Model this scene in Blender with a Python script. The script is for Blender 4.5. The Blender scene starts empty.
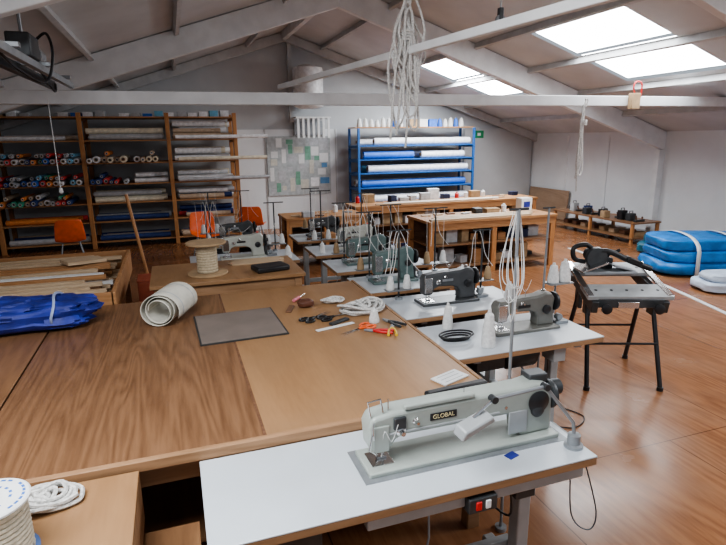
import bpy, math, random, bmesh
from mathutils import Vector, Matrix, Euler, noise
R=random.Random(7)
SC=bpy.context.scene; COL=SC.collection
pi=math.pi
try: SC.view_settings.look='AgX - Medium High Contrast'
except Exception: pass
# ---------------------------------------------------------------- materials
def mat(name,c,rough=.5,metal=0,ns=0,na=.15,bump=0,emit=0,c2=None,stretch=(1,1,1)):
    m=bpy.data.materials.get(name)
    if m: return m
    m=bpy.data.materials.new(name); m.use_nodes=True
    nt=m.node_tree; b=nt.nodes['Principled BSDF']
    b.inputs['Base Color'].default_value=(*c,1); b.inputs['Roughness'].default_value=rough
    b.inputs['Metallic'].default_value=metal
    if emit:
        b.inputs['Emission Color'].default_value=(*c,1); b.inputs['Emission Strength'].default_value=emit
    if ns==0: ns=14; 
    tc=nt.nodes.new('ShaderNodeTexCoord'); mp=nt.nodes.new('ShaderNodeMapping')
    mp.inputs['Scale'].default_value=stretch
    nt.links.new(tc.outputs['Object'],mp.inputs['Vector'])
    n=nt.nodes.new('ShaderNodeTexNoise'); n.inputs['Scale'].default_value=ns; n.inputs['Detail'].default_value=5
    nt.links.new(mp.outputs['Vector'],n.inputs['Vector'])
    r=nt.nodes.new('ShaderNodeValToRGB')
    d=c2 if c2 else tuple(max(0,x*(1-na)) for x in c)
    e=c if c2 else tuple(min(1,x*(1+na*.6)) for x in c)
    r.color_ramp.elements[0].position=.35; r.color_ramp.elements[1].position=.65
    r.color_ramp.elements[0].color=(*d,1); r.color_ramp.elements[1].color=(*e,1)
    nt.links.new(n.outputs['Fac'],r.inputs['Fac']); nt.links.new(r.outputs['Color'],b.inputs['Base Color'])
    if bump:
        bp=nt.nodes.new('ShaderNodeBump'); bp.inputs['Strength'].default_value=bump; bp.inputs['Distance'].default_value=.01
        nt.links.new(n.outputs['Fac'],bp.inputs['Height']); nt.links.new(bp.outputs['Normal'],b.inputs['Normal'])
    return m
def wood(name,c1,c2,rough=.45,scale=2.2,axis='X',dist=6,panels=None,thin=.12,worn=None,wf=.6):
    m=bpy.data.materials.get(name)
    if m: return m
    m=bpy.data.materials.new(name); m.use_nodes=True
    nt=m.node_tree; L=nt.links.new; b=nt.nodes['Principled BSDF']
    tc=nt.nodes.new('ShaderNodeTexCoord'); mp=nt.nodes.new('ShaderNodeMapping')
    s=(thin,1,1) if axis=='X' else (1,thin,1) if axis=='Y' else (1,1,thin)
    mp.inputs['Scale'].default_value=s
    L(tc.outputs['Object'],mp.inputs['Vector'])
    n=nt.nodes.new('ShaderNodeTexNoise'); n.inputs['Scale'].default_value=scale; n.inputs['Detail'].default_value=1.5; n.inputs['Distortion'].default_value=.5
    L(mp.outputs['Vector'],n.inputs['Vector'])
    mu=nt.nodes.new('ShaderNodeMath'); mu.operation='MULTIPLY'; mu.inputs[1].default_value=dist*3
    L(n.outputs['Fac'],mu.inputs[0])
    pp=nt.nodes.new('ShaderNodeMath'); pp.operation='PINGPONG'; pp.inputs[1].default_value=.5
    L(mu.outputs[0],pp.inputs[0])
    f=nt.nodes.new('ShaderNodeTexNoise'); f.inputs['Scale'].default_value=55; f.inputs['Detail'].default_value=4
    L(mp.outputs['Vector'],f.inputs['Vector'])
    ad=nt.nodes.new('ShaderNodeMath'); ad.operation='MULTIPLY_ADD'; ad.inputs[1].default_value=.7
    L(pp.outputs[0],ad.inputs[0]); 
    sc=nt.nodes.new('ShaderNodeMath'); sc.operation='MULTIPLY'; sc.inputs[1].default_value=.8
    L(f.outputs['Fac'],sc.inputs[0]); L(sc.outputs[0],ad.inputs[2])
    r=nt.nodes.new('ShaderNodeValToRGB')
    r.color_ramp.elements[0].position=.3; r.color_ramp.elements[1].position=.75
    r.color_ramp.elements[0].color=(*c2,1); r.color_ramp.elements[1].color=(*c1,1)
    L(ad.outputs[0],r.inputs['Fac'])
    out=r.outputs['Color']
    big=nt.nodes.new('ShaderNodeTexNoise'); big.inputs['Scale'].default_value=2.2; big.inputs['Detail'].default_value=6; L(tc.outputs['Object'],big.inputs['Vector'])
    if worn:
        mr=nt.nodes.new('ShaderNodeMapRange'); mr.inputs['From Min'].default_value=.40; mr.inputs['From Max'].default_value=.70; mr.inputs['To Max'].default_value=wf
        L(big.outputs['Fac'],mr.inputs['Value'])
        mw=nt.nodes.new('ShaderNodeMix'); mw.data_type='RGBA'; L(mr.outputs[0],mw.inputs[0]); L(out,mw.inputs[6]); mw.inputs[7].default_value=(*worn,1); out=mw.outputs[2]
    if panels:
        br=nt.nodes.new('ShaderNodeTexBrick'); br.inputs['Scale'].default_value=1
        br.inputs['Brick Width'].default_value=panels[0]; br.inputs['Row Height'].default_value=panels[1]
        br.inputs['Mortar Size'].default_value=.004
        br.inputs['Color1'].default_value=(1,1,1,1); br.inputs['Color2'].default_value=(.83,.81,.79,1); br.inputs['Mortar'].default_value=(.4,.35,.3,1)
        L(tc.outputs['Object'],br.inputs['Vector'])
        mx=nt.nodes.new('ShaderNodeMix'); mx.data_type='RGBA'; mx.blend_type='MULTIPLY'; mx.inputs[0].default_value=1
        L(out,mx.inputs[6]); L(br.outputs['Color'],mx.inputs[7]); out=mx.outputs[2]
    L(out,b.inputs['Base Color'])
    rr=nt.nodes.new('ShaderNodeMapRange'); rr.inputs['To Min'].default_value=rough*.6; rr.inputs['To Max'].default_value=rough*1.4
    L(big.outputs['Fac'],rr.inputs['Value']); L(rr.outputs[0],b.inputs['Roughness'])
    return m
WHITE=mat('white laminate',(.56,.60,.64),.34,na=.04,ns=3)
FLOOR=wood('floor plywood varnish',(.36,.165,.078),(.235,.098,.043),.24,2.6,'Y',4,panels=(1.2,2.4),worn=(.36,.195,.11),wf=.5)
PLY1=wood('plywood brown',(.235,.125,.066),(.145,.072,.036),.36,5.6,'Y',4,thin=.07)
PLY2=wood('plywood tan',(.36,.205,.102),(.30,.163,.078),.42,1.6,'Y',2,worn=(.30,.18,.095))
PLY3=wood('plywood mid',(.255,.135,.068),(.19,.097,.048),.40,3.4,'Y',3)
EDGE=wood('wood edging',(.38,.22,.12),(.27,.15,.075),.6,3,'X',4)
PINE=wood('pine orange',(.52,.25,.10),(.38,.17,.065),.55,3,'Z',4)
PINEX=wood('pine boards',(.46,.24,.11),(.36,.175,.07),.55,3,'X',4)
PALE=wood('pale timber',(.58,.44,.30),(.46,.33,.21),.6,4,'X',4)
DARKW=wood('dark timber',(.20,.10,.055),(.12,.055,.03),.6,3,'X',4)
STEEL=mat('grey steel',(.33,.35,.37),.45,.5,na=.1)
LSTEEL=mat('light grey paint',(.40,.42,.43),.45,.1,na=.08)
CHROME=mat('chrome',(.7,.7,.7),.22,1,na=.05)
BLACK=mat('black plastic',(.02,.02,.022),.4,na=.3)
DGREY=mat('dark grey metal',(.07,.075,.08),.4,.4,na=.2)
CREAM=mat('machine grey green paint',(.38,.415,.385),.35,.05,na=.05)
OFFW=mat('machine off white paint',(.50,.51,.46),.35,.05,na=.08)
TEAL=mat('machine grey green enamel',(.13,.185,.18),.35,.1,na=.15)
MGREY=mat('machine grey beige enamel',(.18,.18,.165),.35,.2,na=.12)
DKM=mat('machine charcoal enamel',(.085,.09,.095),.35,.2,na=.15)
THREAD=mat('white thread',(.74,.74,.73),.85,ns=60,na=.12,bump=.3)
ROPE=mat('white rope',(.64,.63,.61),.85,ns=90,na=.25,bump=.5)
CREAMC=mat('cream cloth',(.62,.60,.53),.8,na=.1)
BLUE=mat('royal blue cloth',(.025,.04,.28),.55,ns=8,na=.4,bump=.2)
CYAN=mat('bright blue tarp',(.01,.18,.52),.45,ns=7,na=.25,bump=.1)
ORANGE=mat('orange plastic',(.85,.15,.04),.4,na=.1)
RED=mat('red plastic',(.6,.03,.03),.4)
YEL=mat('yellow plastic',(.75,.5,.05),.4)
GREEN=mat('green plastic',(.03,.28,.12),.5)
NAVY=mat('navy cloth',(.02,.03,.08),.7)
BLUEP=mat('blue steel paint',(.03,.13,.38),.4,.1)
CARD=mat('cardboard',(.42,.29,.17),.8,na=.15)
PAPER=mat('paper',(.74,.75,.75),.7,na=.05)
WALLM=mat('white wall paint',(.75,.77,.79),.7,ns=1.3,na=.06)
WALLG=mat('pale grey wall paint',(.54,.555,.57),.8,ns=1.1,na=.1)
CEIL=mat('ceiling lining',(.60,.61,.62),.8,ns=1.6,na=.08)
BEAM=mat('painted beam',(.76,.775,.79),.55,ns=5,na=.07)
PURL=mat('purlin paint',(.54,.545,.55),.7,ns=6,na=.1)
# ---------------------------------------------------------------- mesh builder
def rotm(rx=0,ry=0,rz=0): return Euler((rx,ry,rz)).to_matrix().to_4x4()
class B:
    def __init__(s): s.v=[];s.f=[];s.m=[];s.mi=0;s.T=Matrix()
    def add(s,vs,fs):
        o=len(s.v); s.v+= [tuple(s.T@Vector(p)) for p in vs]
        s.f+=[tuple(i+o for i in f) for f in fs]; s.m+=[s.mi]*len(fs); return s
    def box(s,c,d,rx=0,ry=0,rz=0):
        M=Matrix.Translation(c)@rotm(rx,ry,rz)
        vs=[M@Vector((x*d[0]/2,y*d[1]/2,z*d[2]/2)) for x in(-1,1) for y in(-1,1) for z in(-1,1)]
        return s.add(vs,[(0,1,3,2),(4,6,7,5),(0,4,5,1),(2,3,7,6),(0,2,6,4),(1,5,7,3)])
    def cyl(s,a,b,r,r2=None,n=16):
        r2=r if r2 is None else r2; a=Vector(a);b=Vector(b);d=(b-a).normalized()
        u=d.orthogonal().normalized(); w=d.cross(u); vs=[]
        for p,q in((a,r),(b,r2)):
            for i in range(n):
                t=2*pi*i/n; vs.append(p+u*math.cos(t)*q+w*math.sin(t)*q)
        fs=[(i,(i+1)%n,n+(i+1)%n,n+i) for i in range(n)]+[tuple(range(n-1,-1,-1)),tuple(range(n,2*n))]
        return s.add(vs,fs)
    def lathe(s,prof,c=(0,0,0),n=20,axis='Z',cap=True):
        c=Vector(c);vs=[]
        for r,z in prof:
            for i in range(n):
                t=2*pi*i/n;x=r*math.cos(t);y=r*math.sin(t)
                vs.append(c+(Vector((x,y,z)) if axis=='Z' else Vector((z,x,y)) if axis=='X' else Vector((y,z,x))))
        k=len(prof)
        fs=[(j*n+i,j*n+(i+1)%n,(j+1)*n+(i+1)%n,(j+1)*n+i) for j in range(k-1) for i in range(n)]
        if cap: fs+=[tuple(range(n-1,-1,-1)),tuple(range((k-1)*n,k*n))]
        return s.add(vs,fs)
    def tube(s,pts,r,n=7,closed=False):
        P=[Vector(p) for p in pts];k=len(P);vs=[];u=None
        for i,p in enumerate(P):
            a=P[i-1] if (i>0 or closed) else p; b=P[(i+1)%k] if (i<k-1 or closed) else p
            d=(b-a); d=d.normalized() if d.length>1e-9 else Vector((0,0,1))
            u=d.orthogonal() if u is None else u-d*u.dot(d)
            if u.length<1e-6: u=d.orthogonal()
            u=u.normalized(); w=d.cross(u)
            for j in range(n):
                t=2*pi*j/n; vs.append(p+u*math.cos(t)*r+w*math.sin(t)*r)
        fs=[(i*n+j,i*n+(j+1)%n,((i+1)%k)*n+(j+1)%n,((i+1)%k)*n+j) for i in range(k if closed else k-1) for j in range(n)]
        if not closed: fs+=[tuple(range(n-1,-1,-1)),tuple(range((k-1)*n,k*n))]
        return s.add(vs,fs)
    def strap(s,pts,wd,axis=(1,0,0)):
        a=Vector(axis)*wd/2;vs=[]
        for q in pts: vs+= [Vector(q)-a,Vector(q)+a]
        k=len(pts); return s.add(vs,[(2*i,2*i+1,2*(i+1)+1,2*(i+1)) for i in range(k-1)])
    def prism(s,poly,a,b,plane='XZ'):
        n=len(poly)
        def q(p,t): return (p[0],t,p[1]) if plane=='XZ' else (t,p[0],p[1]) if plane=='YZ' else (p[0],p[1],t)
        vs=[q(p,a) for p in poly]+[q(p,b) for p in poly]
        return s.add(vs,[(i,(i+1)%n,n+(i+1)%n,n+i) for i in range(n)]+[tuple(range(n-1,-1,-1)),tuple(range(n,2*n))])
    def blob(s,c,d,nz=.1,fr=2,p=2.6,seed=0,nu=36,nv=20,rz=0):
        M=Matrix.Translation(c)@rotm(0,0,rz);vs=[]
        def sp(x,e): return math.copysign(abs(x)**e,x)
        e=2/p
        for j in range(nv+1):
            ph=-pi/2+pi*j/nv
            for i in range(nu):
                th=2*pi*i/nu
                q=Vector((sp(math.cos(ph),e)*sp(math.cos(th),e),sp(math.cos(ph),e)*sp(math.sin(th),e),sp(math.sin(ph),e)))
                w=1+nz*noise.noise(q*fr+Vector((seed,seed*.7,0)))+nz*.5*noise.noise(q*fr*2.7+Vector((0,seed,0)))
                vs.append(M@Vector((q.x*d[0]/2*w,q.y*d[1]/2*w,q.z*d[2]/2*(w if q.z>-.5 else 1))))
        fs=[(j*nu+i,j*nu+(i+1)%nu,(j+1)*nu+(i+1)%nu,(j+1)*nu+i) for j in range(nv) for i in range(nu)]
        return s.add(vs,fs)
    def make(s,name,mats,parent=None,loc=(0,0,0),rot=(0,0,0),bevel=0,seg=2,label=None,cat=None,group=None,kind=None,smooth=True,ang=38):
        me=bpy.data.meshes.new(name); me.from_pydata(s.v,[],s.f)
        if not isinstance(mats,(list,tuple)): mats=[mats]
        for m in mats: me.materials.append(m)
        me.polygons.foreach_set('material_index',s.m)
        bm=bmesh.new(); bm.from_mesh(me); bmesh.ops.recalc_face_normals(bm,faces=bm.faces); bm.to_mesh(me); bm.free()
        if smooth:
            me.polygons.foreach_set('use_smooth',[True]*len(me.polygons)); me.set_sharp_from_angle(angle=math.radians(ang))
        o=bpy.data.objects.new(name,me); COL.objects.link(o)
        o.location=loc;o.rotation_euler=rot
        if parent: o.parent=parent
        if bevel:
            md=o.modifiers.new('bev','BEVEL'); md.width=bevel; md.segments=seg; md.limit_method='ANGLE'; md.angle_limit=math.radians(35)
        if label: o['label']=label
        if cat: o['category']=cat
        if group: o['group']=group
        if kind: o['kind']=kind
        return o
def thing(name,label,cat,loc=(0,0,0),rz=0,group=None):
    o=bpy.data.objects.new(name,None); COL.objects.link(o); o.empty_display_size=.1
    o.location=loc;o.rotation_euler=(0,0,rz); o['label']=label;o['category']=cat
    if group:o['group']=group
    return o
def cr(pts,n=8,closed=False):
    P=[Vector(p) for p in pts];k=len(P);out=[]
    for i in range(k if closed else k-1):
        g=lambda j:P[j%k] if closed else P[max(0,min(k-1,j))]
        a,b,c,d=g(i-1),g(i),g(i+1),g(i+2)
        for j in range(n):
            t=j/n; out.append(.5*((2*b)+(c-a)*t+(2*a-5*b+4*c-d)*t*t+(3*b-a-3*c+d)*t**3))
    if not closed: out.append(P[-1])
    return out
def text(s,size,mat_,parent,loc,rot,ext=.0008):
    cu=bpy.data.curves.new('lettering','FONT');cu.body=s;cu.size=size;cu.extrude=ext;cu.align_x='CENTER';cu.align_y='CENTER'
    t=bpy.data.objects.new('tmp',cu);COL.objects.link(t)
    dg=bpy.context.evaluated_depsgraph_get();me=bpy.data.meshes.new_from_object(t.evaluated_get(dg))
    bpy.data.objects.remove(t); me.materials.clear(); me.materials.append(mat_)
    o=bpy.data.objects.new('lettering',me);COL.objects.link(o);o.parent=parent;o.location=loc;o.rotation_euler=rot
    return o
# ---------------------------------------------------------------- camera
th=math.radians(19.1);p=math.radians(14.0);phi=.012
fw=Vector((math.sin(th)*math.cos(p),math.cos(th)*math.cos(p),-math.sin(p)))
rt=Vector((math.cos(th),-math.sin(th),0));up=rt.cross(fw)
r2=rt*math.cos(phi)-up*math.sin(phi);u2=up*math.cos(phi)+rt*math.sin(phi)
cam=bpy.data.objects.new('camera',bpy.data.cameras.new('camera'));COL.objects.link(cam)
cam.data.lens=26.8;cam.data.sensor_width=36;cam.data.clip_end=100;cam.data.clip_start=.05
cam.matrix_world=Matrix((( r2.x,u2.x,-fw.x,0),(r2.y,u2.y,-fw.y,0),(r2.z,u2.z,-fw.z,2.0),(0,0,0,1))); SC.camera=cam
# ---------------------------------------------------------------- room
XL,XR,YN,YF=-4.0,9.0,-2.6,12.3
RX,RZ,SL=2.5,4.2,.33
roofz=lambda x: RZ-SL*abs(x-RX)
B().box(((XL+XR)/2,(YN+YF)/2,-.05),(XR-XL+.2,YF-YN+.2,.1)).make('floor',FLOOR,kind='structure')
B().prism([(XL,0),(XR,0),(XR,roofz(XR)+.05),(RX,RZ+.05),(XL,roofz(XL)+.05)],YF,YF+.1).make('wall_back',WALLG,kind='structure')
B().box((XR+.05,(YN+YF)/2,roofz(XR)/2),(.1,YF-YN,roofz(XR))).make('wall_right',WALLM,kind='structure')
B().box((XL-.05,(YN+YF)/2,roofz(XL)/2),(.1,YF-YN,roofz(XL))).make('wall_left',WALLM,kind='structure')
xs=[XL,-1.7,.1,RX,4.9,5.77,5.85,6.75,XR]; ys=[YN,.2,2.0,5.25,6.95,9.5,10.7,YF]
holes=[(4,3),(6,3),(4,5),(6,5),(4,1),(6,1),(1,1)]  # last three: unseen glowing roof panes, added to light the foreground
b=B();wins=[]
for i in range(len(xs)-1):
    for j in range(len(ys)-1):
        q=[(xs[i],ys[j],roofz(xs[i])),(xs[i+1],ys[j],roofz(xs[i+1])),(xs[i+1],ys[j+1],roofz(xs[i+1])),(xs[i],ys[j+1],roofz(xs[i]))]
        if (i,j) in holes: wins.append((q,j))
        else: b.add(q,[(0,1,2,3)])
b.make('ceiling',CEIL,kind='structure')
SKY=mat('skylight glazing',(.93,.97,1.0),.4,emit=15,ns=3,na=.04)
SKYF=mat('bright skylight glazing',(.93,.97,1.0),.4,emit=34,ns=3,na=.04)
for k,(q,j) in enumerate(wins):
    B().add([(x,y,z+.05) for x,y,z in q],[(0,1,2,3)]).make('window_%d'%(k+1),SKYF if j==5 else SKY,kind='structure')
tn=[0]
def trim(b,m,bev=0):
    tn[0]+=1; return b.make('trim_%d'%tn[0],m,kind='structure',bevel=bev)
for Y in (8.2,4.0,12.15):
    for sgn,XE in((1,XR),(-1,XL)):
        pl=[(RX,RZ-.01),(RX,RZ-.36),(XE,roofz(XE)-.36),(XE,roofz(XE)-.01)]
        if Y>12: pl=[(RX,RZ-.01),(RX,RZ-.2),(XE,roofz(XE)-.2),(XE,roofz(XE)-.01)]
        trim(B().prism(pl,Y-.05,Y+.05),BEAM if Y<12 else PURL,.008)
for x in (3.3,4.78,5.81,6.87,7.9,1.7,.22,-.85,-1.9,-2.9):
    trim(B().box((x,(YN+YF)/2,roofz(x)-.05),(.05,YF-YN-.1,.09),ry=math.atan(SL)*(1 if x>RX else -1)),PURL)
trim(B().box((RX,(YN+YF)/2,RZ-.09),(.09,YF-YN-.1,.16)),BEAM)
trim(B().box((XR-.07,8.2,.86),(.14,.12,1.7)),BEAM)
trim(B().prism([(XL+.1,2.325),(XR-.1,2.385),(XR-.1,2.51),(XL+.1,2.45)],5.94,6.06),BEAM,.006)
b=B();d=Vector((1.95,.6,2.60))-Vector((1.22,6.3,2.52))
b.box(Vector((1.22,6.3,2.52))+d/2,(.045,d.length,.05),rz=math.atan2(d.x,-d.y))
trim(b,BEAM,.005)
trim(B().box((RX+.1,12.2,3.2),(.08,.1,1.7)),PURL)
trim(B().box((7.95,12.26,1.1),(2.0,.06,2.2)),mat('grey panel',(.50,.51,.52),.7,ns=1,na=.1))
trim(B().box((2.5,12.285,1.1),(2.3,.03,2.2)),WALLM)
for x in(1.37,2.0,3.62): trim(B().box((x,12.265,1.1),(.03,.02,2.2)),PURL)
for y in (10.9,9.6): trim(B().box((XR-.01,y,1.0),(.02,.05,1.98)),BEAM)
B().box((XR-.012,(YN+YF)/2,.06),(.024,YF-YN-.1,.12)).make('baseboard_right',WALLM,kind='structure')
w=bpy.data.worlds.new('world');SC.world=w;w.use_nodes=True
w.node_tree.nodes['Background'].inputs['Color'].default_value=(.80,.89,1,1);w.node_tree.nodes['Background'].inputs['Strength'].default_value=.5
# ---------------------------------------------------------------- big cutting table
def cutting_table():
    t=thing('cutting_table','large plywood cutting table with three panelled tops','table',(0,0,0))
    for x0,x1,m in((-2.0,-.855,PLY3),(-.845,.265,PLY1),(.275,1.38,PLY2)):
        B().box(((x0+x1)/2,3.18,.785),(x1-x0,2.26,.03)).make('tabletop',m,t,bevel=.003)
    B().box((-.3,2.035,.78),(3.4,.03,.045)).make('edging',EDGE,t,bevel=.003)
    B().box((.27,3.18,.788),(.012,2.26,.025)).make('seam_strip',DARKW,t)
    B().box((1.395,3.18,.78),(.02,2.28,.045)).make('edging',EDGE,t,bevel=.003)
    for y in(2.12,4.25): B().box((-.3,y,.70),(3.3,.04,.12)).make('apron',EDGE,t)
    for x in(-1.9,-.84,.27,1.33):
        for y in(2.15,4.2): B().box((x,y,.385),(.07,.07,.77)).make('leg',EDGE,t,bevel=.004)
    B().box((-.3,3.2,.25),(3.3,2.0,.02)).make('lower_shelf',PLY3,t)
cutting_table()
def side_table():
    t=thing('side_table','low plywood topped bench beside the cutting table','table')
    B().box((-.92,1.5,.765),(1.4,1.0,.03)).make('tabletop',PLY2,t,bevel=.003)
    B().box((-.23,1.5,.66),(.02,1.0,.18)).make('side_panel',EDGE,t,bevel=.003)
    for x in(-1.58,-.26):
        for y in(1.04,1.96): B().box((x,y,.375),(.06,.06,.75)).make('leg',EDGE,t,bevel=.004)
    B().box((-.81,1.5,.50),(1.58,.98,.02)).make('lower_shelf',PLY3,t,bevel=.003)
side_table()
# ---------------------------------------------------------------- sewing tables & machines
def sewing_table(x0,x1,y0,y1,z=.76,label='white laminate sewing machine table on grey steel stand',top=WHITE,motor=True,group='sewing tables',big=False):
    cx,cy=(x0+x1)/2,(y0+y1)/2;lx,ly=x1-x0,y1-y0
    t=thing('sewing_table',label,'table',(cx,cy,0),0,group)
    B().box((0,0,z-.004),(lx,ly,.008)).make('tabletop',top,t,bevel=.003)
    B().box((0,0,z-.024),(lx-.002,ly-.002,.032)).make('tabletop_core',EDGE,t,bevel=.003)
    for s in(-1,1):
        x=s*(lx/2-.16)
        B().box((x,0,(z-.04)/2+.02),(.06,.07,z-.08)).make('leg',LSTEEL,t,bevel=.006)
        B().box((x,0,.03),(.06,ly*.95,.05)).make('foot',LSTEEL,t,bevel=.008)
        B().box((x,0,z-.055),(.05,ly*.85,.03)).make('bracket',LSTEEL,t,bevel=.004)
    B().box((0,.06,.16),(lx-.32,.04,.05)).make('crossbar',LSTEEL,t,bevel=.004)
    B().box((.05,-.06,.09),(.36,.26,.02),rx=.15).make('treadle',DGREY,t,bevel=.006)
    if motor:
        B().lathe([(.04,-.02),(.085,-.01),(.09,0),(.09,.2),(.08,.215),(.045,.22),(.045,.25),(.03,.255)],(.02,.05,z-.19),n=24,axis='X').make('motor',DGREY,t)
        B().box((.12,.05,z-.085),(.1,.08,.09)).make('motor_bracket',DGREY,t,bevel=.004)
        B().box((lx/2-.3,-ly/2+.10,z-.1),(.09,.12,.09)).make('switch_box',DGREY if big else LSTEEL,t,bevel=.005)
        B().tube([(.16,.05,z-.2),(.14,.0,.35),(.05,-.06,.12)],.005).make('pitman_rod',STEEL,t)
        B().tube(cr([(lx/2-.3,-ly/2+.15,z-.15),(lx/2-.25,-.05,.4),(lx/2-.35,.05,.45),(.15,.05,z-.22)],6),.005).make('power_cable',BLACK,t)
        B().box((-lx/2+.28,-.05,z-.10),(.2,.3,.10)).make('drawer',DGREY,t,bevel=.006)
    if big:
        B().box((.25,-.02,z-.075),(lx*.62,ly-.1,.06)).make('steel_tray',LSTEEL,t,bevel=.006)
        B().tube(cr([(lx/2-.02,-ly/2+.05,z-.04),(lx/2+.02,-ly/2,.5),(lx/2-.01,-ly/2,.42),(lx/2-.05,-ly/2+.06,.46),(lx/2-.06,-ly/2+.08,z-.05)],7),.003).make('dangling_wire',BLACK,t)
    return t
def machine(cx,cy,z,L,col,label,rz=0,H=.24,long=False,group='sewing machines'):
    t=thing('sewing_machine',label,'sewing machine',(cx,cy,z),rz,group)
    h=L/2;hw=.05 if long else .044
    B().box((0,0,.011),(L,.18,.022)).make('bed',col,t,bevel=.006)
    cw=.16 if not long else .17
    if long:
        poly=[(-h+.02,.085),(-h+.012,H-.05),(-h+.03,H-.012),(-h+.12,H),(h-cw*.9,H+.004),(h-cw*.6,H+.014),(h-.04,H),(h-.015,H-.05),(h-.012,.02),
          (h-cw,.02),(h-cw-.01,.09),(h-cw-.05,.128),(-h+.16,.132),(-h+.12,.118),(-h+.105,.085)]
    else:
        poly=[(-h+.025,.075),(-h+.02,H-.06),(-h+.04,H-.03),(-h+.12,H-.02),(h-cw*.9,H-.012),(h-cw*.6,H+.004),(h-.05,H),(h-.02,H-.04),(h-.03,.12),(h-.015,.02),
          (h-cw+.01,.02),(h-cw+.01,.08),(h-cw-.015,.115),(h-cw-.06,.13),(-h+.15,.135),(-h+.11,.12),(-h+.095,.075)]
    B().prism(poly,-hw,hw).make('arm',col,t,bevel=.014,seg=3)
    B().box((-h+.06,-hw-.003,H*.58),(.065,.008,H*.46)).make('face_plate',CHROME if not long else col,t,bevel=.004)
    B().cyl((-h+.06,0,.09),(-h+.06,0,.035),.006,n=8).make('needle_bar',CHROME,t)
    b=B();b.cyl((-h+.085,0,.12),(-h+.085,0,.034),.005,n=8);b.box((-h+.078,0,.03),(.04,.018,.008));b.make('presser_foot',CHROME,t)
    B().box((-h+.07,0,.0235),(.09,.1,.003)).make('needle_plate',CHROME,t,bevel=.001)
    B().lathe([(.05,0),(.062,.005),(.064,.016),(.06,.026),(.04,.028),(.02,.03),(.018,.045)],(h-.016,0,H*.70),n=28,axis='X').make('handwheel',BLACK if not long else DGREY,t)
    for dx,dz,r in((.14,.66,.018),(.20,.80,.012)):
        B().lathe([(r,0),(r*1.1,-.006),(r*.6,-.012),(r*.5,-.03)],(-h+dx,-hw,H*dz),n=18,axis='Y').make('tension_dial',CHROME,t)
    B().lathe([(.03,0),(.03,-.012),(.018,-.018)],(h-cw*.55,-hw,H*.55),n=22,axis='Y').make('stitch_dial',BLACK if not long else DGREY,t)
    for x,hh in((-h+.10,.045),(0,.035)): B().cyl((x,-.02,H-.03),(x,-.02,H+hh),.003,n=6).make('thread_pin',CHROME,t)
    B().tube([(-h+.03,-hw-.006,H*.9),(-h+.022,-hw-.014,H*.8),(-h+.03,-hw-.006,H*.6)],.0028,n=6).make('take_up_lever',CHROME,t)
    if not long:
        B().lathe([(.012,0),(.014,.01),(.008,.014)],(h-cw*.5,.01,H),n=12).make('oil_cap',RED if col==OFFW else CHROME,t)
        B().box((h+.005,.04,.06),(.03,.05,.11)).make('belt_guard',DGREY,t,bevel=.006)
        b=B();b.box((h+.07,.0,.012),(.10,.045,.02));b.cyl((h+.05,-.02,.05),(h+.05,.02,.05),.022,n=16);b.box((h+.05,0,.03),(.02,.02,.04));b.make('bobbin_winder',STEEL,t,bevel=.002)
        B().tube(cr([(-h+.1,-.02,H+.03),(-h+.2,-.01,H+.06),(0,-.02,H+.02),(.1,.06,H+.07)],5),.0014,n=4).make('thread',THREAD,t)
        B().box((-.02,-hw-.002,H*.70),(.09,.003,.018)).make('name_plate',BLACK if col!=DKM else STEEL,t)
    return t
def cone(x,y,z,h=.19,r=.05,m=THREAD,lab='white cone of sewing thread'):
    return B().lathe([(r*.3,0),(r*.95,.002),(r,.012),(r*.98,h*.25),(r*.62,h*.85),(r*.45,h*.88),(r*.3,h*.9),(r*.22,h),(r*.16,h)],n=20).make('thread_cone',m,loc=(x,y,z),label=lab,cat='thread cone',group='thread cones')
def stand(x,y,z,h=.75,arm=.12,thr=True,lab='steel thread stand with thin white threads',n=4):
    t=thing('thread_stand',lab,'thread stand',(x,y,z),0,'thread stands')
    B().cyl((0,0,0),(0,0,h),.008,n=8).make('pole',DGREY if thr else STEEL,t)
    B().cyl((0,0,0),(0,0,.02),.03,n=16).make('base',STEEL,t)
    B().tube([(-arm,0,h),(arm,0,h)],.006).make('thread_arm',DGREY,t)
    if thr:
        B().box((0,0,.08),(2*arm+.02,.09,.006)).make('spool_tray',STEEL,t,bevel=.002)
        for s in(-1,1):
            B().lathe([(.02,.083),(.032,.086),(.032,.12),(.018,.19),(.008,.195)],(s*arm*.7,0,0),n=14).make('thread_cone',THREAD if R.random()<.6 else CARD,t)
            B().tube([(s*arm*.7,0,.195),(s*arm*.72,.0,h*.6),(s*arm*.75,0,h)],.0018,n=4).make('thread',THREAD,t)
        for k in range(n-2):
            a=R.uniform(-1,1)*arm*.7;e=R.uniform(.03,.07)*R.choice((-1,1))
            B().tube(cr([(a,0,h),(a+e*.6,-.02,h*.85),(a+e,-.05,h*.62),(a+e*2,-.12,h*.45)],5),.0024,n=4).make('thread',THREAD,t)
    return t
sewing_table(.0,1.5,1.5,2.015,label='long white sewing table with grey steel stand',big=True)
M=machine(1.02,1.755,.76,.85,CREAM,'pale grey long arm industrial sewing machine',long=True,H=.235)
B().box((-.105,-.0525,.188),(.115,.003,.030)).make('brand_plate',BLACK,M,bevel=.001)
text('GLOBAL',.025,mat('gold lettering',(.75,.66,.4),.4),M,(-.105,-.0545,.188),(pi/2,0,0))
B().box((0,0,.001),(.90,.23,.003)).make('bed_surround',STEEL,M)
B().lathe([(.046,0),(.05,-.008),(.035,-.014),(.012,-.02)],(.335,-.05,.165),n=28,axis='Y').make('side_cover',BLACK,M)
B().box((-.12,-.04,.247),(.30,.03,.018)).make('top_rail',CREAM,M,bevel=.005)
B().box((-.10,-.052,.150),(.50,.006,.008)).make('arm_moulding',LSTEEL,M,bevel=.002)
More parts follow.
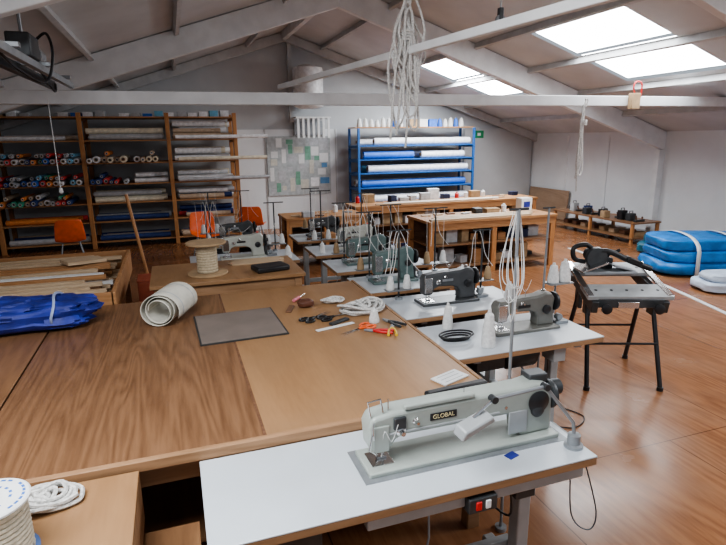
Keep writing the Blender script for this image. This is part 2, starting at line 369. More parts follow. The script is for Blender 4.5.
B().tube([(-.40,-.03,.225),(-.41,-.03,.285),(-.36,-.03,.29),(-.35,-.03,.235)],.004).make('thread_hook',CHROME,M)
B().tube([(-.40,-.056,.17),(-.42,-.07,.11),(-.39,-.056,.08)],.003).make('lifting_lever',CHROME,M)
B().box((.36,.02,.247),(.09,.07,.04)).make('winder_box',DGREY,M,bevel=.006)
B().cyl((.42,0,.19),(.475,0,.19),.035,n=20).make('wheel_hub',DGREY,M,bevel=.004)
B().box((.24,-.052,.09),(.09,.006,.10)).make('cover_plate',LSTEEL,M,bevel=.003)
for x in(-.30,.18): B().cyl((x,-.05,.165),(x,-.054,.165),.007,n=12).make('screw',CHROME,M)
B().box((-.29,-.05,.19),(.05,.02,.05)).make('tension_bracket',DGREY,M,bevel=.004)
B().tube(cr([(-.30,-.06,.19),(-.33,-.07,.13),(-.355,-.06,.17),(-.365,-.05,.06)],5),.0014,n=4).make('thread',THREAD,M)
B().box((0,0,.002),(.05,.035,.003),rz=.3).make('cloth_scrap',BLUE,loc=(1.18,1.62,.76),label='small blue cloth scrap on the sewing table',cat='cloth')
def lamp():
    t=thing('work_lamp','grey jointed work lamp fixed at sewing table end','lamp',(1.455,1.59,.76))
    B().lathe([(.038,0),(.038,.012),(.026,.016),(.026,.055),(.018,.06)],n=20).make('base',STEEL,t)
    B().tube([(0,0,.05),(-.01,0,.11),(-.16,-.0,.295)],.0075).make('arm',STEEL,t)
    B().tube([(-.16,0,.295),(-.40,-.01,.29)],.0075).make('arm',STEEL,t)
    B().tube([(-.40,-.01,.29),(-.49,-.02,.235)],.006).make('arm',CHROME,t)
    for q in((-.16,0,.295),(-.40,-.01,.29)): B().cyl((q[0],q[1]-.016,q[2]),(q[0],q[1]+.016,q[2]),.014).make('joint',DGREY,t)
    b=B();b.prism([(-.08,-.018),(.08,-.018),(.07,.014),(-.06,.020)],-.03,.03);b.make('lamp_shade',LSTEEL,t,loc=(-.49,-.03,.215),rot=(.25,-.28,.15),bevel=.007)
lamp()
t=B().box((0,0,0),(.12,.05,.06)).make('switch_panel',DGREY,loc=(.98,1.52,.675),bevel=.004,label='dark switch panel fixed beneath sewing table edge',cat='switch')
B().box((-.02,-.026,0),(.024,.008,.035)).make('rocker',RED,t,bevel=.003);B().box((.02,-.026,0),(.022,.008,.035)).make('rocker',PAPER,t,bevel=.003)
t=stand(1.46,2.06,0,1.68,.05,lab='tall steel thread pole with tangled white threads',thr=False)
for k in range(6):
    a=R.uniform(-1,1)*.03;e=R.uniform(.02,.08)*R.choice((-1,1));dz=R.uniform(-.08,.12)
    B().tube(cr([(a,0,0),(a+e*.6,.01,-.15),(a+e,.0,-.30),(a+e*.5,-.02,-.46+dz),(a-e*.3,-.03,-.34),(a-e*.5,0,-.18),(a*.5,0,0)],6),.0019,n=5).make('thread',THREAD,t,loc=(0,0,1.68))
LABM=['grey beige industrial sewing machine on white table','charcoal sewing machine on white table','grey green enamel sewing machine','grey green machine between thread stands','old pale sewing machine','dark sewing machine in back row']
rows=[(1.45,2.5,2.55,3.12),(1.46,2.5,3.30,3.84),(1.42,2.45,4.02,4.56),(1.40,2.4,4.80,5.34),(1.40,2.4,5.6,6.15),(1.4,2.4,6.5,7.05)]
cols=[MGREY,DKM,TEAL,TEAL,OFFW,DKM]
offs=[.12,-.05,-.16,-.1,.05,-.1]
for i,(a,c,d,e) in enumerate(rows):
    sewing_table(a,c,d,e)
    machine((a+c)/2+offs[i],(d+e)/2+.02,.76,(.48,.48,.42,.46,.46,.42)[i],cols[i],LABM[i],H=(.24,.26,.30,.28,.26,.25)[i])
cone(1.72,2.66,.76,.24,.042)
cone(1.64,3.03,.76,.18,.035)
stand(2.52,3.20,0,1.5,.05,thr=False,lab='tall thin steel thread pole by sewing tables')
t=B().box((0.0,0,0),(.20,.1,.01)).make('spool_tray',STEEL,loc=(2.65,3.20,.935),label='small steel tray carrying thread cones',cat='tray')
B().cyl((-.0,0.03,-.005),(-.0,.03,-.935),.008).make('post',STEEL,t)
cone(2.60,3.20,.94,.15,.042);cone(2.70,3.20,.94,.17,.046)
stand(1.60,3.77,.76,.55,.10,n=6);stand(2.28,4.50,.76,.6,.12);stand(1.62,4.50,.76,.6,.12,n=6);stand(1.62,5.27,.76,.6,.12,n=6);stand(2.15,5.29,.76,.55,.12);stand(1.6,6.1,.76,.65,.12);stand(2.1,6.1,.76,.6,.1);stand(1.7,7.0,.76,.6,.12);stand(2.35,3.79,.76,.5,.09)
for x,y in((2.36,4.12),(1.5,5.70),(2.38,3.42),(2.3,6.6)): cone(x,y,.76,R.uniform(.12,.16),R.uniform(.032,.042))
b=B()
for k in range(3): b.tube([(math.cos(a*.2)*(.09+k*.012),math.sin(a*.2)*(.05+k*.01),.008+.012*k) for a in range(31)],.006)
b.make('cable_coil',BLACK,loc=(1.60,2.84,.76),label='coiled black cable on the sewing table',cat='cable')
B().tube(cr([(2.3,2.9,.006),(2.5,2.75,.006),(2.68,2.85,.006),(2.62,3.02,.006)],7),.004).make('floor_cable',BLACK,label='thin black cable lying on wooden floor',cat='cable')
def ply_table(x0,x1,y0,y1,z,label,m=PLY2,shelf=True):
    t=thing('work_table',label,'table',((x0+x1)/2,(y0+y1)/2,0));lx,ly=x1-x0,y1-y0
    B().box((0,0,z-.015),(lx,ly,.03)).make('tabletop',m,t,bevel=.003)
    B().box((0,0,z-.09),(lx-.08,ly-.08,.12)).make('apron',EDGE,t,bevel=.002)
    for sx in(-1,1):
        for sy in(-1,1): B().box((sx*(lx/2-.06),sy*(ly/2-.06),(z-.03)/2),(.06,.06,z-.03)).make('leg',EDGE,t,bevel=.004)
    if shelf: B().box((0,0,.25),(lx-.1,ly-.1,.02)).make('lower_shelf',m,t)
TZ=.87
ply_table(-.25,1.02,4.46,5.24,TZ,'plywood table carrying a twine spool')
sewing_table(.1,1.2,5.5,6.1,label='white sewing table with pale machine and cones'); machine(.65,5.80,.76,.48,OFFW,'pale sewing machine with many thread guides',H=.26)
sewing_table(.2,1.25,6.6,7.15,label='white sewing table near the fabric shelves'); machine(.7,6.86,.76,.46,DKM,'charcoal sewing machine near the fabric shelves')
stand(.30,6.04,.76,.6,.13,n=6);stand(1.04,6.04,.76,.55,.11,n=5);stand(.8,7.08,.76,.6,.12);stand(.4,7.08,.76,.6,.12)
for x,y in((.25,5.6),(1.10,5.62),(.35,6.72)): cone(x,y,.76,.14,.038)
TW=mat('twine',(.5,.42,.3),.9,ns=60,bump=.4)
t=thing('twine_spool','wide flanged spool of tan twine on plywood table','spool',(.22,4.74,TZ))
for z in(0,.265): B().lathe([(.02,z),(.165,z),(.17,z+.004),(.17,z+.014),(.165,z+.018),(.02,z+.018)],n=30).make('flange',CARD,t)
B().lathe([(.06,.018)]+[(.085+.005*(i%2),.022+i*.0115) for i in range(21)]+[(.06,.265)],n=24).make('twine',TW,t)
for i in range(6):
    B().box((0,0,0),(R.uniform(.4,.55),.03,.012),rz=0).make('batten',PALE,loc=(.68+R.uniform(-.03,.03),5.16-.036*i,TZ+.007),rot=(0,0,R.uniform(-.01,.01)),label='thin timber batten on plywood table',cat='batten',group='battens on plywood table')
B().box((0,0,.025),(.3,.2,.05)).make('cable_box',BLACK,loc=(.75,4.68,TZ),rot=(0,0,.2),bevel=.015,label='flat black case on plywood table',cat='case')
def white_roll():
    b=B();prof=[];n=70
    for i in range(n):
        a=i/n*2*pi*2.6; r=.065+.062*(i/n)+.006*math.sin(i*.4)
        prof.append((r*math.cos(a)*1.08,r*math.sin(a)*.98+.15))
    vs=[]
    S=(-.17,-.155,-.10,-.085,.085,.10,.155,.17)
    for i,(y,z) in enumerate(prof):
        for s in S: vs.append((s,y,z))
    fs=[(i*8+j,i*8+j+1,(i+1)*8+j+1,(i+1)*8+j) for i in range(n-1) for j in range(7)]
    b.add(vs,fs)
    o=b.make('fabric_roll',CREAMC,loc=(-.10,3.80,.80),rot=(0,0,math.radians(68)),label='loosely rolled cream sail material on cutting table',cat='fabric roll')
    m=o.modifiers.new('s','SOLIDIFY');m.thickness=.004
    o.location.z=.801-min(v[2] for v in vs)+.003
    for s in(-.1,.1):
        b=B();pr=prof[-44:];b.add([v for y,z in pr for v in((s-.006,y*1.012,(z-.15)*1.012+.15),(s+.006,y*1.012,(z-.15)*1.012+.15))],[(2*i,2*i+1,2*i+3,2*i+2) for i in range(len(pr)-1)]);b.make('stripe',LSTEEL,o)
white_roll()
t=B().box((0,0,.006),(.52,.56,.012)).make('cutting_board',mat('mat grey',(.19,.155,.135),.6,ns=5,na=.1),loc=(.33,3.48,.80),rot=(0,0,.03),bevel=.002,label='square dark edged grey brown board on table',cat='board')
B().box((0,0,.005),(.54,.58,.009)).make('border',mat('mat edge',(.04,.04,.04),.6),t)
def rope_heap(x,y,z,r,h,n,rad,lab,seed):
    rr=random.Random(seed);pts=[]
    for i in range(n*14):
        a=i/14*2*pi;q=r*(.62+.38*math.sin(i*.13+seed)+rr.uniform(-.06,.06))
        pts.append((q*math.cos(a)*1.25+.12*r*math.sin(i*.07),q*math.sin(a)*.8,rad+max(0,h*(i/(n*14))*(.7+.3*math.sin(i*.9))+rr.uniform(0,.006))))
    return B().tube(cr(pts,3),rad,n=6).make('rope_coil',ROPE,loc=(x,y,z),label=lab,cat='rope')
rope_heap(1.19,3.46,.80,.13,.08,13,.009,'heap of white rope on the cutting table',1)
rope_heap(1.05,3.75,.80,.07,.03,5,.008,'small coil of white rope on the cutting table',2)
cone(1.19,3.22,.80,.10,.035)
def scissors(x,y,z,rz,hm,lab):
    t=thing('scissors',lab,'scissors',(x,y,z),rz)
    for s in(-1,1):
        b=B();b.add([(0,-.008,.004),(0,.008,.004),(.15,0,.004),(0,-.008,.008),(0,.008,.008),(.15,0,.008)],[(0,1,2),(3,5,4),(0,3,4,1),(1,4,5,2),(2,5,3,0)])
        b.make('blade',CHROME,t,rot=(0,0,s*.1))
        b=B();b.tube([(-.08+.036*math.cos(a*pi/8),s*.03+.022*math.sin(a*pi/8),.008) for a in range(16)],.007,closed=True);b.tube([(-.05,s*.018,.008),(0,0,.008)],.007);b.make('handle',hm,t)
def pliers(x,y,z,rz,hm,lab):
    t=thing('pliers',lab,'pliers',(x,y,z),rz)
    for s in(-1,1): B().tube(cr([(0,0,.01),(-.05,s*.02,.01),(-.13,s*.025,.01)],6),.009).make('handle',hm,t)
    B().prism([(0,-.014),(.02,-.014),(.06,-.003),(.06,.003),(.02,.014),(0,.014)],.003,.016,'XY').make('jaws',STEEL,t,bevel=.002)
scissors(.97,3.42,.80,.3,BLACK,'steel scissors with black handles on table')
pliers(1.12,3.05,.80,2.6,RED,'pliers with red handles on table');pliers(1.25,3.05,.80,1.2,YEL,'pliers with yellow grips on table')
pliers(1.28,3.18,.80,2.0,DGREY,'pliers with dark grips on table')
scissors(1.05,3.12,.80,3.6,ORANGE,'scissors with orange handles on table')
scissors(.84,3.45,.80,.6,BLACK,'black handled shears on table')
B().box((0,0,.004),(.28,.035,.003)).make('ruler',PAPER,loc=(.92,3.22,.80),rot=(0,0,.25),label='white ruler lying on the cutting table',cat='ruler')
B().box((0,0,.008),(.16,.04,.016)).make('utility_knife',DGREY,loc=(.97,3.30,.80),rot=(0,0,.5),bevel=.004,label='dark folding knife on the cutting table',cat='knife')
B().blob((0,0,.03),(.12,.09,.06),.15,seed=3).make('leather_pouch',mat('brown leather',(.13,.05,.03),.5),loc=(.84,3.72,.80),label='small brown leather sewing palm',cat='pouch')
t=thing('hand_awl','awl with pink handle on table','tool',(.78,3.86,.80),.9)
B().cyl((0,0,.014),(.1,0,.014),.013,n=12).make('handle',mat('pink',(.65,.2,.25),.5),t,bevel=.003);B().cyl((.1,0,.014),(.2,0,.014),.003,n=6).make('spike',CHROME,t)
t=B().box((0,0,.005),(.18,.10,.006)).make('paper_sheet',PAPER,loc=(1.25,2.27,.80),rot=(0,0,.35),label='small white printed sheet near table corner',cat='paper')
for i in range(3): B().box((0,-.03+i*.03,.0085),(.13,.004,.0006)).make('print_line',STEEL,t)
B().box((0,0,.02),(.34,.05,.04)).make('dark_case',BLACK,loc=(1.20,2.11,.80),rot=(0,0,.08),bevel=.012,label='slim black instrument case at table corner',cat='case')
B().box((.0,0,.006),(.15,.04,.012)).make('leather_strap',DARKW,loc=(.72,3.70,.80),rot=(0,0,1.2),bevel=.003,label='brown strap lying on the table',cat='strap')
t=thing('sail_bundle','folded royal blue canvas bundle tied with tape','canvas bundle',(-1.02,3.93,.805))
b=B();b.blob((0,0,.095),(.92,.38,.19),.22,2.4,3.2,seed=5,nu=60,nv=28);b.blob((-.12,-.03,.13),(.7,.28,.15),.3,3,3,seed=9,nu=48,nv=24)
mz=min(v[2] for v in b.v);b.v=[(x,y,z-mz) for x,y,z in b.v];b.make('canvas',BLUE,t)
PT=mat('pale blue tape',(.35,.42,.62),.6)
for x in(-.12,.22):
    B().tube([(x+.01*math.sin(a),.2*math.cos(a*pi/10),.11+.1*math.sin(a*pi/10)) for a in range(20)],.009,n=6,closed=True).make('tape',PT,t)
t=thing('timber_bin','open wooden bin filled with timber strips','timber bin',(-1.35,5.2,0))
for y in(-.86,.86): B().box((0,y,.78),(1.7,.03,.22)).make('side',PINEX,t,bevel=.003)
for x in(-.85,.85): B().box((x,0,.78),(.03,1.75,.22)).make('side',PINEX,t,bevel=.003)
B().box((0,0,.68),(1.68,1.7,.02)).make('base',PLY3,t)
for x in(-.8,.8):
    for y in(-.8,.8): B().box((x,y,.34),(.06,.06,.68)).make('leg',PINEX,t,bevel=.003)
GT='timber strips in the bin';LT='sawn timber strip lying in the bin'
for i in range(27):
    L=R.uniform(1.35,1.6)
    B().box((0,0,0),(L,R.uniform(.035,.055),R.uniform(.02,.04))).make('timber_strip',R.choice([PALE,PALE,PINEX,EDGE]),loc=(-1.35+(1.62-L)/2*R.uniform(-1,1),4.41+i*.0595,.712),label=LT,cat='timber strip',group=GT)
for lay_,n_,z_ in((0,24,.765),(1,20,.820),(2,12,.875)):
    for i in range(n_):
        L=R.uniform(.9,1.55)
        B().box((0,0,0),(L,R.uniform(.03,.06),.03)).make('timber_strip',R.choice([PALE,PALE,PALE,PINEX,PAPER,EDGE]),loc=(-1.35+(1.62-L)/2*R.uniform(-1,1),4.42+i*(1.56/n_),z_+R.uniform(0,.008)),rot=(0,R.uniform(-.012,.012),0),label=LT,cat='timber strip',group=GT)
B().box((0,0,.02),(.34,.2,.03)).make('timber_offcut',PALE,loc=(-.85,5.5,.90),rot=(0,.05,.5),label='pale timber offcut on top of strips',cat='timber')
B().tube([(-.28,6.35,.0),(-.5,6.55,1.42)],.018).make('wooden_pole',PINE,label='round wooden pole leaning by the timber bin',cat='pole')
t=B().box((0,0,.3),(.3,.3,.6)).make('red_bin',mat('red brown box',(.35,.08,.04),.6),loc=(-.28,5.9,0),bevel=.01,label='red brown storage box beside timber bin',cat='box')
B().box((0,0,.61),(.31,.31,.02)).make('lid',mat('red brown box',(.35,.08,.04)),t,bevel=.004)
t=thing('rope_spool','large spool of white rope with printed flange','rope spool',(-.60,1.67,.78))
B().lathe([(.015,.0),(.112,.0),(.112,.006),(.015,.006)],n=36).make('flange',mat('blue card',(.12,.2,.45),.6),t)
b=B();b.lathe([(.02,.194),(.03,.20),(.107,.20),(.112,.196),(.112,.19),(.02,.19)],n=36)
b.mi=1
for rr_,n_,w_ in((.094,28,.014),(.060,15,.012)):
    for k in range(n_):
        if k%5==4: continue
        a=k*2*pi/n_;b.box((rr_*math.cos(a),rr_*math.sin(a),.2002),(.008,w_,.001),rz=a)
b.mi=2;b.cyl((0,0,.18),(0,0,.2012),.024,n=20)
b.make('flange',[PAPER,mat('blue print',(.05,.16,.5),.6),BLACK],t)
b=B();b.tube([(.092*math.cos(i*2*pi/20),.092*math.sin(i*2*pi/20),.015+.0158*i/20) for i in range(20*11)],.0085,n=6);b.lathe([(.087,.006),(.087,.19)],n=24);b.make('rope',mat('cream rope',(.60,.56,.46),.85,ns=80,bump=.5),t)
rope_heap(-.52,1.90,.78,.09,.05,9,.008,'loose white rope heap beside the rope spool',4)
# ---------------------------------------------------------------- shelving
def shelf_unit(xp,y0,y1,lv,top,m,ms,label,pw=.06):
    t=thing('shelving_unit',label,'shelves')
    for x in xp:
        for y in(y0,y1): B().box((x,y,top/2),(pw,pw,top)).make('post',m,t,bevel=.004)
        for z in lv: B().box((x,(y0+y1)/2,z-.03),(pw*.6,y1-y0,.05)).make('bearer',m,t)
    for z in lv: B().box(((xp[0]+xp[-1])/2,(y0+y1)/2,z),(xp[-1]-xp[0]+.06,y1-y0+.04,.025)).make('shelf',ms,t,bevel=.002)
    return t
LV=[.12,.5,.85,1.2,1.59,2.0,2.42]
shelf_unit([-3.0,-1.5,0.0,1.25],11.25,12.1,LV,2.5,PINE,PINEX,'tall orange pine shelving holding rolls of sailcloth',.075)
B().box((-3.1,11.68,1.25),(.02,.8,2.5)).make('cabinet_panel',DARKW,label='dark end panel against the shelving',cat='panel')
CC=[mat('roll white',(.86,.87,.89),.6),mat('roll cream',(.82,.75,.60),.7),mat('roll blue',(.05,.17,.60),.6),mat('roll navy',(.03,.06,.20),.6),mat('roll red',(.7,.07,.07),.6),mat('roll green',(.06,.38,.24),.6),mat('roll cyan',(.20,.50,.70),.6),mat('roll grey',(.5,.51,.53),.6),mat('roll orange',(.8,.28,.08),.6),mat('roll tan',(.58,.44,.32),.7)]
nm=['white','cream','blue','navy','red','green','light blue','grey','orange','tan']
def roll(x,y,z,L,r,axis,ci,grp,lab):
    b=B();b.lathe([(r*.45,-L/2+.02),(r*.45,-L/2),(r,-L/2),(r,L/2),(r*.45,L/2),(r*.45,L/2-.02)],n=14,axis=axis)
    b.mi=1;b.lathe([(r*.55,-L/2-.015),(r*.4,-L/2-.015),(r*.4,-L/2+.1),(r*.55,-L/2+.1)],n=12,axis=axis,cap=False)
    b.mi=2;b.lathe([(r*.4,-L/2+.01),(r*.4,-L/2+.02)],n=12,axis=axis)
    return b.make('fabric_roll',[CC[ci],PAPER if ci not in(0,1) else CARD,BLACK],loc=(x,y,z+r),label=lab,cat='fabric roll',group=grp)
GE='cloth rolls seen end on'
def ends(x0,x1,z,r,cis,dens=.9,second=.6):
    x=x0;pr=0
    while x<x1-.1:
        rr_=r*R.uniform(.75,1.12)
        if R.random()<dens:
            ci=R.choice(cis);roll(x+rr_,11.56+R.uniform(-.10,.08),z+.013,.82,rr_*.97,'Y',ci,GE,nm[ci]+' cloth roll stacked end on in shelving')
            if R.random()<second and x+3*rr_<x1:
                ci=R.choice(cis);roll(x+2*rr_,11.56+R.uniform(-.10,.08),z+.016+r*2.0,.82,rr_*.72,'Y',ci,GE,nm[ci]+' cloth roll stacked end on in shelving')
        x+=2*rr_
ALL=[0,2,3,4,5,6,7,8,0,4]
ends(-2.94,-1.56,1.59,.055,ALL,.97,.95);ends(-2.94,-1.56,1.2,.053,ALL,.95,.85);ends(-2.94,-1.56,.85,.053,[3,4,7,9,5,0,8],.85,.5)
ends(-1.44,-.1,1.59,.062,[0,0,1,7,8,9],.7,.2);ends(-1.44,-.75,1.2,.053,ALL,.8,.3)
GL='long cloth rolls on pine shelving'
def lay(x0,x1,z,n,r,cis,y0=11.33,layers=2,out=0):
    for k in range(layers):
        for i in range(n-k):
            if k and R.random()<.3: continue
            ci=R.choice(cis);q=r*R.uniform(.72,1.05);L=x1-x0-R.uniform(.0,.3)
            roll((x0+x1)/2+R.uniform(-.5,.5)*(x1-x0-L)*.9,y0+(i+.5*k)*r*2.15,z+.013+k*r*1.95,L,q,'X',ci,GL,nm[ci]+' cloth roll lying along the shelf')
lay(.06,1.2,2.0,5,.06,[1,0,1,1,0,9],layers=3);lay(-1.43,-.07,2.0,5,.055,[7,0,1,0,9,1],layers=2);lay(.06,1.2,1.59,4,.066,[6,0,0,7,0,1],layers=2)
lay(.06,1.2,1.2,5,.058,[0,2,0,0,1],layers=2);lay(-.68,-.07,1.2,4,.053,[1,7,9,0],layers=2);lay(.06,1.2,.85,5,.055,[3,3,7,0,9],layers=2);lay(-1.43,-.07,.85,4,.055,[9,1,0,7],layers=2);lay(-1.43,-.07,.5,4,.055,[3,7,9,0],layers=1);lay(.06,1.2,.5,5,.055,[3,3,9,4],layers=2);lay(-2.93,-1.57,.5,4,.05,[4,3,5,8],layers=1);lay(-2.93,-1.57,2.0,4,.05,[7,0,9,3],layers=1)
for x0,x1 in((-2.93,-1.57),(-1.43,-.07),(.06,1.2)): lay(x0,x1,.12,4,.06,[3,7,2,9],layers=1)
for z,ci,L in((2.02,0,1.75),(1.61,1,1.7),(1.22,7,1.75)):
    roll(1.0,11.175,z-.0,L,.036,'X',ci,GL,nm[ci]+' long cloth roll overhanging the shelf end')
for i in range(20):
    x=-2.8+i*.205
    if i in(3,4,9): continue
    m=R.choice([CC[2],CC[0],CC[7],CC[6],CARD,CC[0]]);h=R.uniform(.05,.12);w_=R.uniform(.13,.17)
    t=B().box((0,0,h/2),(w_,.3,h)).make('storage_box',m,loc=(x,11.6,2.434),bevel=.004,label='small lidded storage box on top of shelving',cat='box',group='boxes on top of shelving')
    B().box((0,0,h+.004),(w_+.008,.308,.012)).make('lid',m,t,bevel=.002)
BL=[.15,.55,.90,1.22,1.52,1.82]
shelf_unit([3.9,6.75],11.45,12.1,BL,2.2,BLUEP,BLUEP,'blue steel racking holding large rolls of sailcloth',.05)
GB='rolls on blue racking'
for z,x,ci,r,L,dy in((1.82,5.5,0,.08,2.4,0),(1.82,5.2,0,.07,2.4,.3),(1.52,4.65,2,.085,1.2,0),(1.52,6.0,0,.08,1.1,0),(1.52,5.4,0,.08,2.3,.3),(1.22,5.4,0,.085,2.5,0),(1.22,5.2,6,.08,2.2,.3),
    (.90,5.3,2,.08,2.6,0),(.90,5.1,0,.08,2.3,.3),(.55,5.4,0,.09,2.5,0),(.55,5.2,6,.07,2.4,.3),(.15,5.3,2,.09,2.6,0),(.15,5.3,0,.08,2.2,.3)):
    roll(x,11.585+dy,z+.014,L,r,'X',ci,GB,nm[ci]+' sailcloth roll on blue racking')
B().box((5.32,11.78,2.215),(2.95,.5,.02)).make('loose_shelf_board',PINEX,label='plywood board across top of blue racking',cat='board')
for i in range(13):
    cone(4.0+i*.14+(.85 if i>7 else 0),11.68,2.227,R.uniform(.14,.22),.06,R.choice([THREAD,THREAD,THREAD,CC[2],CARD]),'large thread cone on top of racking')
for i in range(3):
    t=B().box((0,0,.08),(.2,.25,.16)).make('storage_box',[CARD,PAPER,CC[2]][i],loc=(5.3+i*.24,11.75,2.227),bevel=.004,label='carton on top of blue racking',cat='box')
    B().box((0,0,.165),(.21,.26,.012)).make('lid',[CARD,PAPER,CC[2]][i],t)
PB=B().box((2.75,12.247,1.4),(1.45,.02,1.3)).make('pinboard',mat('pinboard',(.46,.49,.50),.8),label='grey pinboard covered with scattered notices',cat='pinboard')
placed=[]
for k in range(400):
    if len(placed)>36: break
    wd=R.uniform(.09,.22);hh=R.choice([.1,.14,.2,.26,.3]);x=R.uniform(2.07+wd/2,3.45-wd/2);z=R.uniform(.78+hh/2,2.04-hh/2)
    if any(abs(x-a)<(wd+c)/2+.004 and abs(z-b_)<(hh+d_)/2+.004 for a,b_,c,d_ in placed): continue
    placed.append((x,z,wd,hh))
    m=R.choice([PAPER,PAPER,PAPER,PAPER,CREAMC,CC[0],CC[7],mat('poster green',(.20,.40,.30),.7),mat('poster blue',(.12,.28,.5),.7),CC[7]])
    B().box((0,0,0),(wd,.004,hh)).make('poster',m,loc=(x,12.235,z),rot=(0,R.uniform(-.03,.03),0),label='small printed notice pinned to board',cat='poster',group='notices on pinboard')
t=thing('water_heater','white cylindrical water heater high on gable','water heater',(2.9,11.8,2.62))
B().lathe([(.02,-.01),(.22,0),(.31,.04),(.32,.08),(.32,.78),(.31,.82),(.2,.87),(.02,.88)],n=32).make('tank',mat('white enamel',(.78,.79,.8),.4),t)
B().box((0,.37,.4),(.3,.2,.5)).make('bracket',STEEL,t)
t=thing('slat_rack','white rack of hanging strips above noticeboard','rack',(3.0,11.95,2.02))
B().box((0,0.05,.42),(.78,.4,.03)).make('shelf',PAPER,t)
for i in range(7): B().box((-.34+i*.113,-.13,.2),(.05,.02,.42)).make('strip',PAPER,t)
B().box((0,.27,.2),(.7,.1,.3)).make('bracket',STEEL,t)
t=B().box((0,0,0),(.26,.01,.18)).make('safety_sign',GREEN,loc=(7.35,12.225,2.05),label='small green and white safety sign on wall',cat='sign')
B().box((0,-.008,0),(.09,.006,.07)).make('emblem',PAPER,t)
# ---------------------------------------------------------------- chairs
def chair(x,y,rz,lab):
    t=thing('plastic_chair',lab,'chair',(x,y,0),rz,'orange chairs')
    b=B();vs=[];fs=[];n=9
    prof=[(-.21,.44),(-.19,.455),(-.05,.44),(.12,.435),(.18,.46),(.205,.52),(.235,.65),(.25,.78),(.255,.82)]
    for i,(y_,z_) in enumerate(prof):
        wd=.22 if i<5 else .22-.03*(i-5)/3
        if i==8: wd*=.85
        for j in range(n):
            s=-1+2*j/(n-1); lift=.03*s*s
            vs.append((s*wd,y_-(lift if i>5 else 0),z_+(lift if i<=5 else 0)))
    for i in range(len(prof)-1):
        for j in range(n-1): fs.append((i*n+j,i*n+j+1,(i+1)*n+j+1,(i+1)*n+j))
    b.add(vs,fs);o=b.make('seat',ORANGE,t,ang=80);m=o.modifiers.new('s','SOLIDIFY');m.thickness=.008
    m=o.modifiers.new('ss','SUBSURF');m.levels=1;m.render_levels=1
    for sx in(-1,1):
        for y0,y1 in((-.1,-.2),(.1,.2)): B().tube([(sx*.12,y0,.43),(sx*.2,y1,0)],.011).make('leg',STEEL,t)
chair(-1.62,9.6,pi*1.05,'orange plastic chair with steel legs by shelving')
chair(.45,9.3,.2,'orange plastic chair beside the pine shelving');chair(1.35,10.1,pi*.9,'orange plastic chair near the pinboard')
def bench(x0,x1,y0,y1,z,lab,lv=(.3,)):
    t=thing('workbench',lab,'workbench',((x0+x1)/2,(y0+y1)/2,0));lx,ly=x1-x0,y1-y0
    B().box((0,0,z-.02),(lx,ly,.04)).make('worktop',PINEX,t,bevel=.003)
    for sx in(-1,0,1):
        for sy in(-1,1): B().box((sx*(lx/2-.05),sy*(ly/2-.05),(z-.04)/2),(.08,.05,z-.04)).make('leg',PINE,t,bevel=.003)
    for v in lv: B().box((0,0,v),(lx-.06,ly-.06,.02)).make('lower_shelf',PLY3,t)
    B().box((0,-ly/2+.03,z-.09),(lx-.1,.02,.1)).make('apron',PINEX,t)
    B().box((0,ly/2-.02,z/2),(lx-.1,.015,z-.1)).make('back_panel',DARKW,t)
    return t
bench(3.4,5.6,6.9,7.7,.82,'pine workbench with cluttered lower shelves',(.12,.45))
bench(3.0,6.8,9.0,9.7,.82,'long pine workbench in front of blue racking',(.12,.45))
bench(1.6,2.9,8.2,8.9,.80,'wooden desk with small tools',(.2,.5))
def clutter(x0,x1,y0,y1,z,n,grp,seed,hmax=.14,kinds='bbtpp'):
    rr=random.Random(seed)
    for i in range(n):
        x=x0+(x1-x0)*(i+.5)/n;y=rr.uniform(y0,y1);k=rr.choice(kinds)
        if k=='b':
            h=rr.uniform(.05,hmax);w_=rr.uniform(.1,min(.26,(x1-x0)/n));m=rr.choice([CARD,CC[7],CC[0],CC[7],DGREY,PINEX,NAVY])
            t=B().box((0,0,h/2),(w_,.15,h)).make('storage_box',m,loc=(x,y,z),rot=(0,0,rr.uniform(-.2,.2)),bevel=.003,label='small lidded storage box on bench',cat='box',group=grp)
            B().box((0,0,h),(w_*1.04,.156,.015)).make('lid',m,t,bevel=.002)
        elif k=='t':
            B().lathe([(.035,0),(.04,.004),(.04,.1),(.03,.11),(.02,.115),(.02,.13)],n=16).make('tin',rr.choice([RED,CC[7],YEL,CC[0]]),loc=(x,y,z),label='small tin standing on bench',cat='tin',group=grp)
        else:
            B().box((0,0,.01),(.14,.07,.02)).make('plank',rr.choice([PALE,DARKW,STEEL]),loc=(x,y,z),rot=(0,0,rr.uniform(-.5,.5)),bevel=.002,label='short timber block on bench',cat='plank',group=grp)
clutter(3.5,5.1,7.45,7.55,.82,7,'bits on workbench',3);clutter(3.55,4.4,7.08,7.3,.46,4,'bits under workbench',4,.24,'b');clutter(4.6,5.45,7.08,7.3,.46,4,'bits under workbench',14,.24,'b');clutter(3.55,4.4,7.08,7.3,.13,4,'bits under workbench',15,.24,'b');clutter(4.6,5.45,7.08,7.3,.13,4,'bits under workbench',16,.24,'b')
clutter(3.1,6.7,9.45,9.6,.82,16,'bits on long bench',5,.2);clutter(3.15,4.8,9.15,9.3,.46,8,'bits under long bench',6,.25,'b');clutter(5.0,6.7,9.15,9.3,.46,8,'bits under long bench',17,.25,'b');clutter(1.7,2.8,8.3,8.8,.80,6,'bits on desk',8)
clutter(1.5,2.35,6.52,6.60,.76,4,'bits on back sewing table',11,.1);clutter(1.65,2.3,5.64,5.68,.76,3,'bits on sewing table',12,.1)
for i in range(3): B().box((0,0,.012),(1.7,.09,.022)).make('plank',PALE,loc=(4.3+.1*i,6.98+i*.12,.82),bevel=.002,label='long pale plank on workbench',cat='plank')
